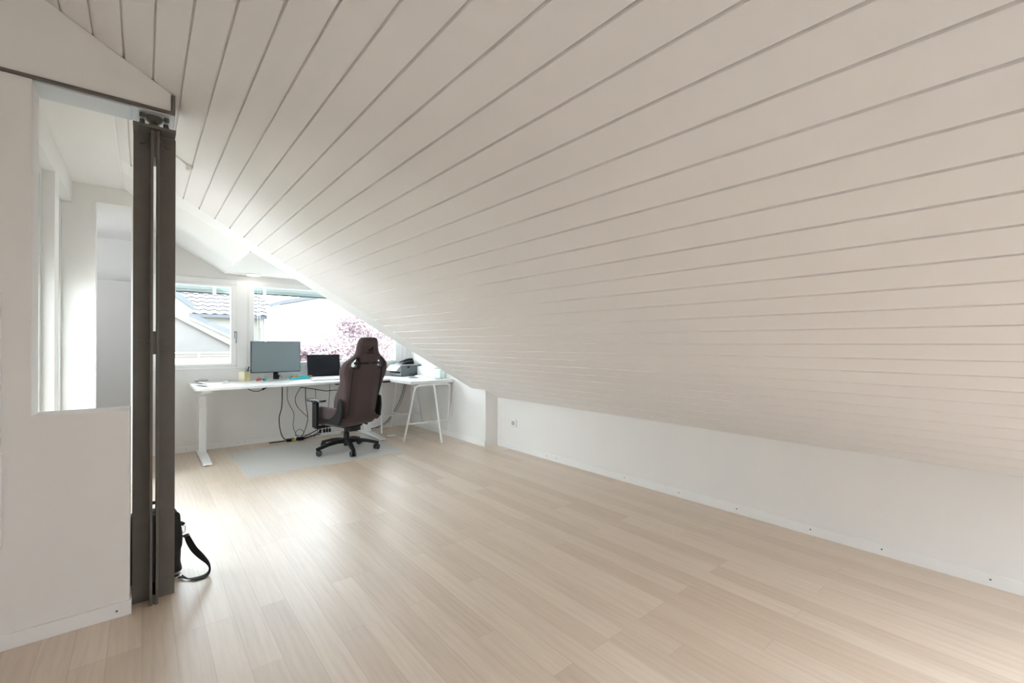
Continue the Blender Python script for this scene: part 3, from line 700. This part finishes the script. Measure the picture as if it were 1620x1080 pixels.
cable('power_cable', [(1.50, yc - .012, .655), (1.558, yc - .012, .645), (1.65, yc - .012, .627), (1.712, yc - .012, .611), (1.807, yc - .012, .591), (1.888, yc - .012, .594), (2.05, yc - .012, .600), (2.2, yc - .012, .69)], .005, 'black', 'black cable slung sideways under the desk top')
cable('power_cable', [(.845, 5.40, .732), (.875, 5.39, .705), (.93, 5.38, .690), (.975, 5.38, .700), (1.0, 5.38, .715)], .004, 'black', 'short black cable under the left part of the desk top')
MB().tube([(.985, 5.38, .706), (1.02, 5.38, .725), (1.045, 5.38, .730)], [.011, .010, .005], 8).build('cable_plug', 'black', tags=('black plug under the left part of the desk top', 'plug'))
lp_ = [(1.50 + .045 * math.cos(q), yc + .02, .085 + .048 * math.sin(q)) for q in [R(250 + 20 * i) for i in range(17)]]
cable('power_cable', lp_ + [(1.60, yc + .03, .05), (1.68, yc, .02)], .0028, 'black', 'thin grey-black cable coiled in a loop near the floor')
cable('power_cable', [(1.17, 5.985, .006), (1.27, 5.965, .008), (1.34, 5.95, .012)], .006, 'black', 'black cable end lying left of the black adapter on the floor')
ad = thing('power_adapter', 'black power adapter with yellow sticker on the floor', 'adapter', (1.395, 5.945, 0), R(-4))
MB().box(-.045, .045, -.025, .025, .001, .034).build('adapter_body', 'black', ad, bevel=.006); MB().box(.012, .045, -.026, -.0252, .004, .030).build('adapter_sticker', 'yellow', ad)
MB().box(1.462, 1.545, 5.92, 5.97, .001, .036).build('power_adapter', 'black', bevel=.007, tags=('plain black power adapter beside the one with the sticker', 'adapter'))
for i, (a, b) in enumerate((((1.54, 5.94, .02), (1.78, 5.98, .09)), ((1.54, 5.955, .03), (1.80, 5.99, .14)), ((1.50, 5.900, .010), (1.74, 5.935, .045)))):
    mid = ((a[0] + b[0]) / 2, a[1] - .01, (a[2] + b[2]) / 2 + .012 * (i - 1))
    cable('power_cable', [a, mid, b], .0055, 'black', ('middle', 'uppermost', 'lowest')[i] + ' black cable of the bundle behind the chair foot')
ps = thing('power_strip', 'white power strip on the floor against the gable wall', 'power strip', (1.86, 6.02, 0), R(0))
MB().box(-.16, .16, -.028, .028, .001, .044).build('strip_body', 'deskw', ps, bevel=.006)
MB().box(.132, .150, -.012, .012, .044, .049).build('strip_switch', 'red', ps, bevel=.001)
for i, x in enumerate((1.765, 1.815, 1.85, 1.885)):
    pl = thing('mains_plug', ('leftmost', 'second', 'third', 'rightmost')[i] + ' black plug standing in the white power strip', 'plug', (x, 6.02, .0445), 0, 'plugs in the power strip')
    MB().lathe([(.015, 0), (.015, .028), (.008, .046)], n=12).build('plug_body', 'black', pl)
    MB().tube(smooth_path([(0, 0, .046), (0, .0, .075 + .01 * i), (.02, .01, .095), (.05, .02, .085)], 4), .003, 6).build('plug_cord', 'black', pl)
cable('power_cable', [(2.99, 6.067, .69), (2.92, 6.067, .443), (2.80, 6.067, .215), (2.69, 6.066, .09), (2.58, 6.055, .033), (2.45, 6.045, .010), (2.25, 6.045, .008), (2.03, 6.035, .02)], .0042, 'black', 'black cable slanting down the wall behind the back trestle')
cable('power_cable', [(3.01, 6.0675, .69), (2.95, 6.0675, .443), (2.84, 6.0675, .225), (2.73, 6.067, .10), (2.62, 6.062, .024), (2.45, 6.06, .012)], .003, 'grey', 'thin grey cable beside the black one behind back trestle')
pu = thing('extension_socket', 'flat white extension socket on the floor beside the desk foot', 'socket', (2.452, 5.40, 0), R(-25))
MB().box(-.055, .055, -.032, .032, .001, .030).build('socket_body', 'deskw', pu, bevel=.010, seg=3)
cable('power_cable', [(2.495, 5.37, .012), (2.53, 5.24, .004), (2.60, 5.17, .004), (2.69, 5.20, .004), (2.80, 5.22, .004), (2.90, 5.30, .01), (3.00, 5.42, .05), (3.045, 5.5, .14)], .003, 'deskw', 'thin white cable on the floor between the trestles')
cable('power_cable', [(2.41, 5.43, .010), (2.38, 5.50, .004), (2.34, 5.70, .004), (2.20, 5.98, .004)], .0035, 'deskw', 'white cable running from the extension socket to gable wall')
cable('power_cable', [(XB - .006, 4.92, .70), (XB - .006, 4.93, .55), (XB - .006, 4.90, .42), (XB - .006, 4.91, .26)], .0022, 'deskw', 'thin white cable hanging on the bay wall beside trestle')

# ------------------------------------------------------------------ bag behind the column
bg = thing('messenger_bag', 'black shoulder bag standing on the floor behind the column', 'bag', (.05, 2.93, 0), R(4))
ol = [(p.x, p.y) for p in smooth_path([(-.12, .005, 0), (.095, .005, 0), (.105, .06, 0), (.108, .20, 0), (.100, .285, 0), (.075, .34, 0), (.0, .352, 0), (-.10, .345, 0), (-.128, .28, 0), (-.13, .06, 0)], 4, True)]
bm_ = solid_outline(ol, [], .10, .035, .012)
for v in bm_.vertices: v.co = (v.co.x, v.co.z, v.co.y)
mesh_obj('bag_body', bm_, 'bag', bg)
fl_ = solid_outline([(p.x, p.y) for p in smooth_path([(-.12, .12, 0), (.09, .12, 0), (.10, .28, 0), (.075, .335, 0), (-.10, .335, 0), (-.125, .28, 0)], 4, True)], [], .03, .01, .01)
for v in fl_.vertices: v.co = (v.co.x, v.co.z - .055, v.co.y)
mesh_obj('flap', fl_, 'bag', bg)
MB().tube(smooth_path([(-.07, 0, .345), (-.06, 0, .375), (.0, 0, .385), (.05, 0, .372), (.06, 0, .345)], 4), .009, 8).build('carry_handle', 'bag', bg)
# strap in the bag's own axes
stp = [(.122, -.085, .205), (.130, -.095, .180), (.150, -.11, .135), (.178, -.125, .095), (.205, -.135, .055), (.212, -.145, .022), (.195, -.160, .006), (.160, -.165, .004), (.125, -.150, .006), (.100, -.115, .010), (.085, -.07, .012)]
sid = [(-.008, .014, -.008), (-.010, .012, -.010), (-.010, .011, -.011), (-.008, .012, -.012), (-.004, .015, -.008), (0, .018, -.002), (0, .018, 0), (0, .018, 0), (-.008, .016, 0), (-.014, .010, 0), (-.016, .004, 0)]
sp_ = smooth_path(stp, 4); sd_ = smooth_path(sid, 4)
srp = MB().ribbon(sp_, [tuple(v * 1.0) for v in sd_], .003).build('shoulder_strap', 'bag', bg)
MB().tube([(.103, -.03, .262), (.112, -.05, .258)], .009, 8).build('strap_anchor', 'bag', bg)
hk = MB(); hk.tube([(.113 + .007 * math.cos(q), -.062 + .01 * math.cos(q), .236 + .022 * math.sin(q)) for q in [2 * math.pi * i / 16 for i in range(16)]], .0022, 6, True); hk.build('snap_hook', 'chrome', bg)
MB().ribbon([(.116, -.080, .214), (.123, -.087, .203)], (-.010, .016, -.008), .006).build('strap_clasp', 'chrome', bg)
MB().box(.070, .100, -.10, -.072, .004, .016).build('strap_buckle', 'chrome', bg, bevel=.002)

# ================================================================== OUTDOORS
GZ = -4.5
struct(MB().box(-25, 40, 6.8, 45, GZ - .1, GZ).build('ground', 'ground', smooth=0))
h1 = thing('neighbour_house', 'nearest grey house with a descending roof edge beyond left pane', 'house', (0, 11, GZ))
def L(z): return z - GZ
MB().prism([(-4, 0), (2.1, 0), (2.1, L(.80)), (1.42, L(1.20)), (.485, L(1.76)), (-.6, L(2.42)), (-4, L(4.5))], lambda a, b, d: (a, d, b), .06, 5).build('wall', 'render_grey', h1, smooth=0)
MB().prism([(2.1, L(1.00)), (1.42, L(1.33)), (.70, L(1.72)), (.78, L(1.88)), (.28, L(2.29)), (-.6, L(2.99)), (-.6, L(2.373)), (.485, L(1.718)), (1.404, L(1.163)), (2.1, L(.743))], lambda a, b, d: (a, d, b), -.02, .06).build('barge_board', 'render_cream', h1, smooth=0)
MB().prism([(2.1, L(1.16)), (1.42, L(1.478)), (.72, L(1.81)), (.70, L(1.73)), (1.42, L(1.34)), (2.1, L(1.02))], lambda a, b, d: (a, d, b), -.10, 5).build('roof', 'zinc', h1, smooth=0)
MB().prism([(2.1, L(1.02)), (1.42, L(1.345)), (.68, L(1.735)), (.68, L(1.700)), (1.42, L(1.31)), (2.1, L(.985))], lambda a, b, d: (a, d, b), -.12, -.02).build('gutter', 'pvc', h1, smooth=0)
MB().prism([(.80, L(1.984)), (.30, L(2.40)), (-.6, L(3.12)), (-.6, L(2.98)), (.28, L(2.28)), (.78, L(1.87))], lambda a, b, d: (a, d, b), -.08, 5).build('roof', 'zinc', h1, smooth=0)
bc = thing('balcony', 'white balcony parapet with a thin rail outside the left pane', 'balcony', (.7, 9.5, .92))
MB().box(-3, 1.2, -.08, .9, -.45, .005).build('parapet', 'render_white', bc, smooth=0)
MB().box(-3, 1.2, .55, .9, .005, .045).build('deck_board', 'wood_out', bc, smooth=0)
MB().box(-3, 1.2, -.012, .012, .108, .124).build('rail', 'pvc', bc, smooth=0)
for x in (-2.2, -1.1, .055, 1.1): MB().box(x - .014, x + .014, -.012, .012, .005, .108).build('post', 'pvc', bc)
# supports so that the balcony stands
MB().box(-3, 1.2, .0, .9, GZ - .92, -.45).build('wall', 'render_white', bc, smooth=0)

h2 = thing('tiled_house', 'cream house with a pale wavy-tiled hip roof beyond windows', 'house', (2, 20, GZ))
MB().box(-9, 1.76, .16, 7, 0, L(2.2)).build('wall', 'render_cream', h2, smooth=0)
tiles = MB(); rp = .34; ca_, sa_ = math.cos(R(30)), math.sin(R(30))
for r_ in range(9):
    s0 = r_ * rp; s1 = s0 + rp + .03; xr = 2.62 - (r_ * rp) * .42
    xs = []; x = -5.0
    while x < xr: xs.append(x); x += .05
    xs.append(xr); vs = []
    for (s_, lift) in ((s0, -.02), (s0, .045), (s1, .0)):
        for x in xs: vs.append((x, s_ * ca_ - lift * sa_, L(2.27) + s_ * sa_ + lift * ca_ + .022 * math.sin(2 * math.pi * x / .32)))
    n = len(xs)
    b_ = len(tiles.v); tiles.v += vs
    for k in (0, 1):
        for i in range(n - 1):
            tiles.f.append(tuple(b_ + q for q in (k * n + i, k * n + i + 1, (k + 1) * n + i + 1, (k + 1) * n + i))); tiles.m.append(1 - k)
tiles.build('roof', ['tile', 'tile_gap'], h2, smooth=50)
MB().tube([(2.62, 0, L(2.33)), (2.62 - .42 * 3.06, 3.06 * ca_, L(2.33) + 3.06 * sa_)], .07, 8).build('ridge_tiles', 'render_white', h2)
MB().box(-5, 2.62, -.10, .04, L(2.16), L(2.27)).build('gutter', 'zinc', h2, smooth=0)
MB().cyl((1.66, .10, 0), (1.66, .10, L(2.16)), .05, n=12).build('downpipe', 'render_white', h2)
MB().box(-4.0, -2.9, .13, .16, L(-1.2), L(.6)).build('window', 'grey', h2)
h3 = thing('white_house', 'large white house with a slanted zinc roof edge beyond right pane', 'house', (6.5, 18, GZ))
MB().prism([(-2.72, 0), (6, 0), (6, L(2.2)), (.5, L(3.35)), (-2.55, L(2.62)), (-2.72, L(2.58))], lambda a, b, d: (a, d, b), 0, 1.8).build('wall', 'render_white', h3, smooth=0)
MB().prism([(-2.62, L(2.62)), (.5, L(3.36)), (6.3, L(2.16)), (6.3, L(2.32)), (.5, L(3.52)), (-2.62, L(2.76))], lambda a, b, d: (a, d, b), -.10, 1.8).build('roof', 'zinc', h3, smooth=0)
sh = MB(); 
for i in range(16): sh.box(-2.3, -.6, -.05, -.01, L(1.0) - (i + 1) * .09 + .008, L(1.0) - i * .09)
sh.build('roller_shutter', 'render_white', h3, bevel=.004)
def tree(name, c, rad, n, leaf, m, label, lobes, trunk_h):
    t = thing(name, label, 'tree', (c[0], c[1], GZ))
    rng = random.Random(n); vs, fs = [], []
    for _ in range(n):
        lc, lr = rng.choice(lobes)
        while True:
            p = Vector((rng.uniform(-1, 1), rng.uniform(-1, 1), rng.uniform(-1, 1)))
            if .25 < p.length < 1: break
        p = Vector((p.x * lr[0], p.y * lr[1], p.z * lr[2])) + Vector(lc)
        d = Vector((rng.gauss(0, 1), rng.gauss(0, 1), rng.gauss(0, 1))).normalized(); e = d.orthogonal().normalized(); s = leaf * rng.uniform(.6, 1.3)
        b = len(vs); p = p + Vector((0, 0, -GZ))
        vs += [p - d * s, p + e * s * .45, p + d * s, p - e * s * .45]; fs.append((b, b + 1, b + 2, b + 3))
    MB().add(vs, fs).build('foliage', m, t, smooth=0)
    br = MB(); top = Vector((0, 0, trunk_h)); br.tube([(0, 0, 0), (.05, 0, trunk_h * .5), top], [.16, .13, .10], 8)
    br.build('trunk', 'bark', t)
    for lc, lr in lobes:
        e = Vector(lc) + Vector((0, 0, -GZ)); a = Vector((0, 0, trunk_h - .3)); m_ = (a + e) / 2 + Vector((0, 0, -.1))
        tip = e + (e - a).normalized() * max(lr) * .55
        MB().tube(smooth_path([a, m_, e, tip], 4), [.05 - .0034 * i for i in range(13)], 6).build('branch', 'bark', t)
    return t
lob = [((-1.15, -.3, .95), (.75, .7, .42)), ((-1.65, -.3, 1.02), (.42, .4, .12)), ((-1.45, -.2, .66), (.5, .5, .20)), ((-.55, -.2, 1.25), (.65, .7, .50)), ((.3, 0, 1.25), (1.0, .8, .75)), ((1.1, 0, .9), (.9, .8, .8)), ((.0, -.3, .5), (1.3, .8, .55)), ((-.22, -.2, 1.72), (.45, .5, .34)), ((.45, 0, 1.85), (.8, .8, .6)), ((1.4, .2, 1.6), (.9, .7, .7))]
tree('blossom_tree', (5.05, 13.6), 1, 15000, .05, 'blossom', 'pink-leaved tree in front of the white house', lob, 4.6)
lob2 = [((0, 0, 1.0), (1.0, 1, 1.0)), ((.9, 0, .4), (1, 1, .9)), ((-.7, 0, .5), (.8, .8, .8)), ((.4, 0, 1.9), (.8, .8, .7))]
tree('garden_tree', (8.1, 15.6), 1, 5000, .06, 'leaf_grey', 'grey-leaved tree behind the pink one at the pane edge', lob2, 4.6)

# ================================================================== LIGHT AND CAMERA
w = bpy.data.worlds.new('sky'); SC.world = w; w.use_nodes = True
nt = w.node_tree; bgd = nt.nodes['Background']
tc = nt.nodes.new('ShaderNodeTexCoord'); sx = nt.nodes.new('ShaderNodeSeparateXYZ'); nt.links.new(tc.outputs['Generated'], sx.inputs[0])
rp_ = nt.nodes.new('ShaderNodeValToRGB'); nt.links.new(sx.outputs['Z'], rp_.inputs['Fac'])
rp_.color_ramp.elements[0].position = 0; rp_.color_ramp.elements[0].color = (.90, .955, 1.0, 1); rp_.color_ramp.elements[1].position = 1; rp_.color_ramp.elements[1].color = (.78, .89, 1.0, 1)
nt.links.new(rp_.outputs['Color'], bgd.inputs['Color']); bgd.inputs['Strength'].default_value = 11.5

cam = bpy.data.cameras.new('camera'); co = bpy.data.objects.new('camera', cam); COL.objects.link(co)
co.location = (0, 0, 1.2); co.rotation_euler = (R(90.22), 0, R(-39.556))
cam.sensor_fit = 'HORIZONTAL'; cam.sensor_width = 36; cam.lens = 707.05 / 1620 * 36; cam.clip_start = .02; cam.clip_end = 200
SC.camera = co
SC.view_settings.view_transform = 'Standard'; SC.view_settings.look = 'None'; SC.view_settings.gamma = 1; SC.view_settings.exposure = .25
SC.view_settings.use_curve_mapping = False
SC.cycles.max_bounces = 14; SC.cycles.diffuse_bounces = 10; SC.cycles.use_denoising = True
SC.cycles.transparent_max_bounces = 16
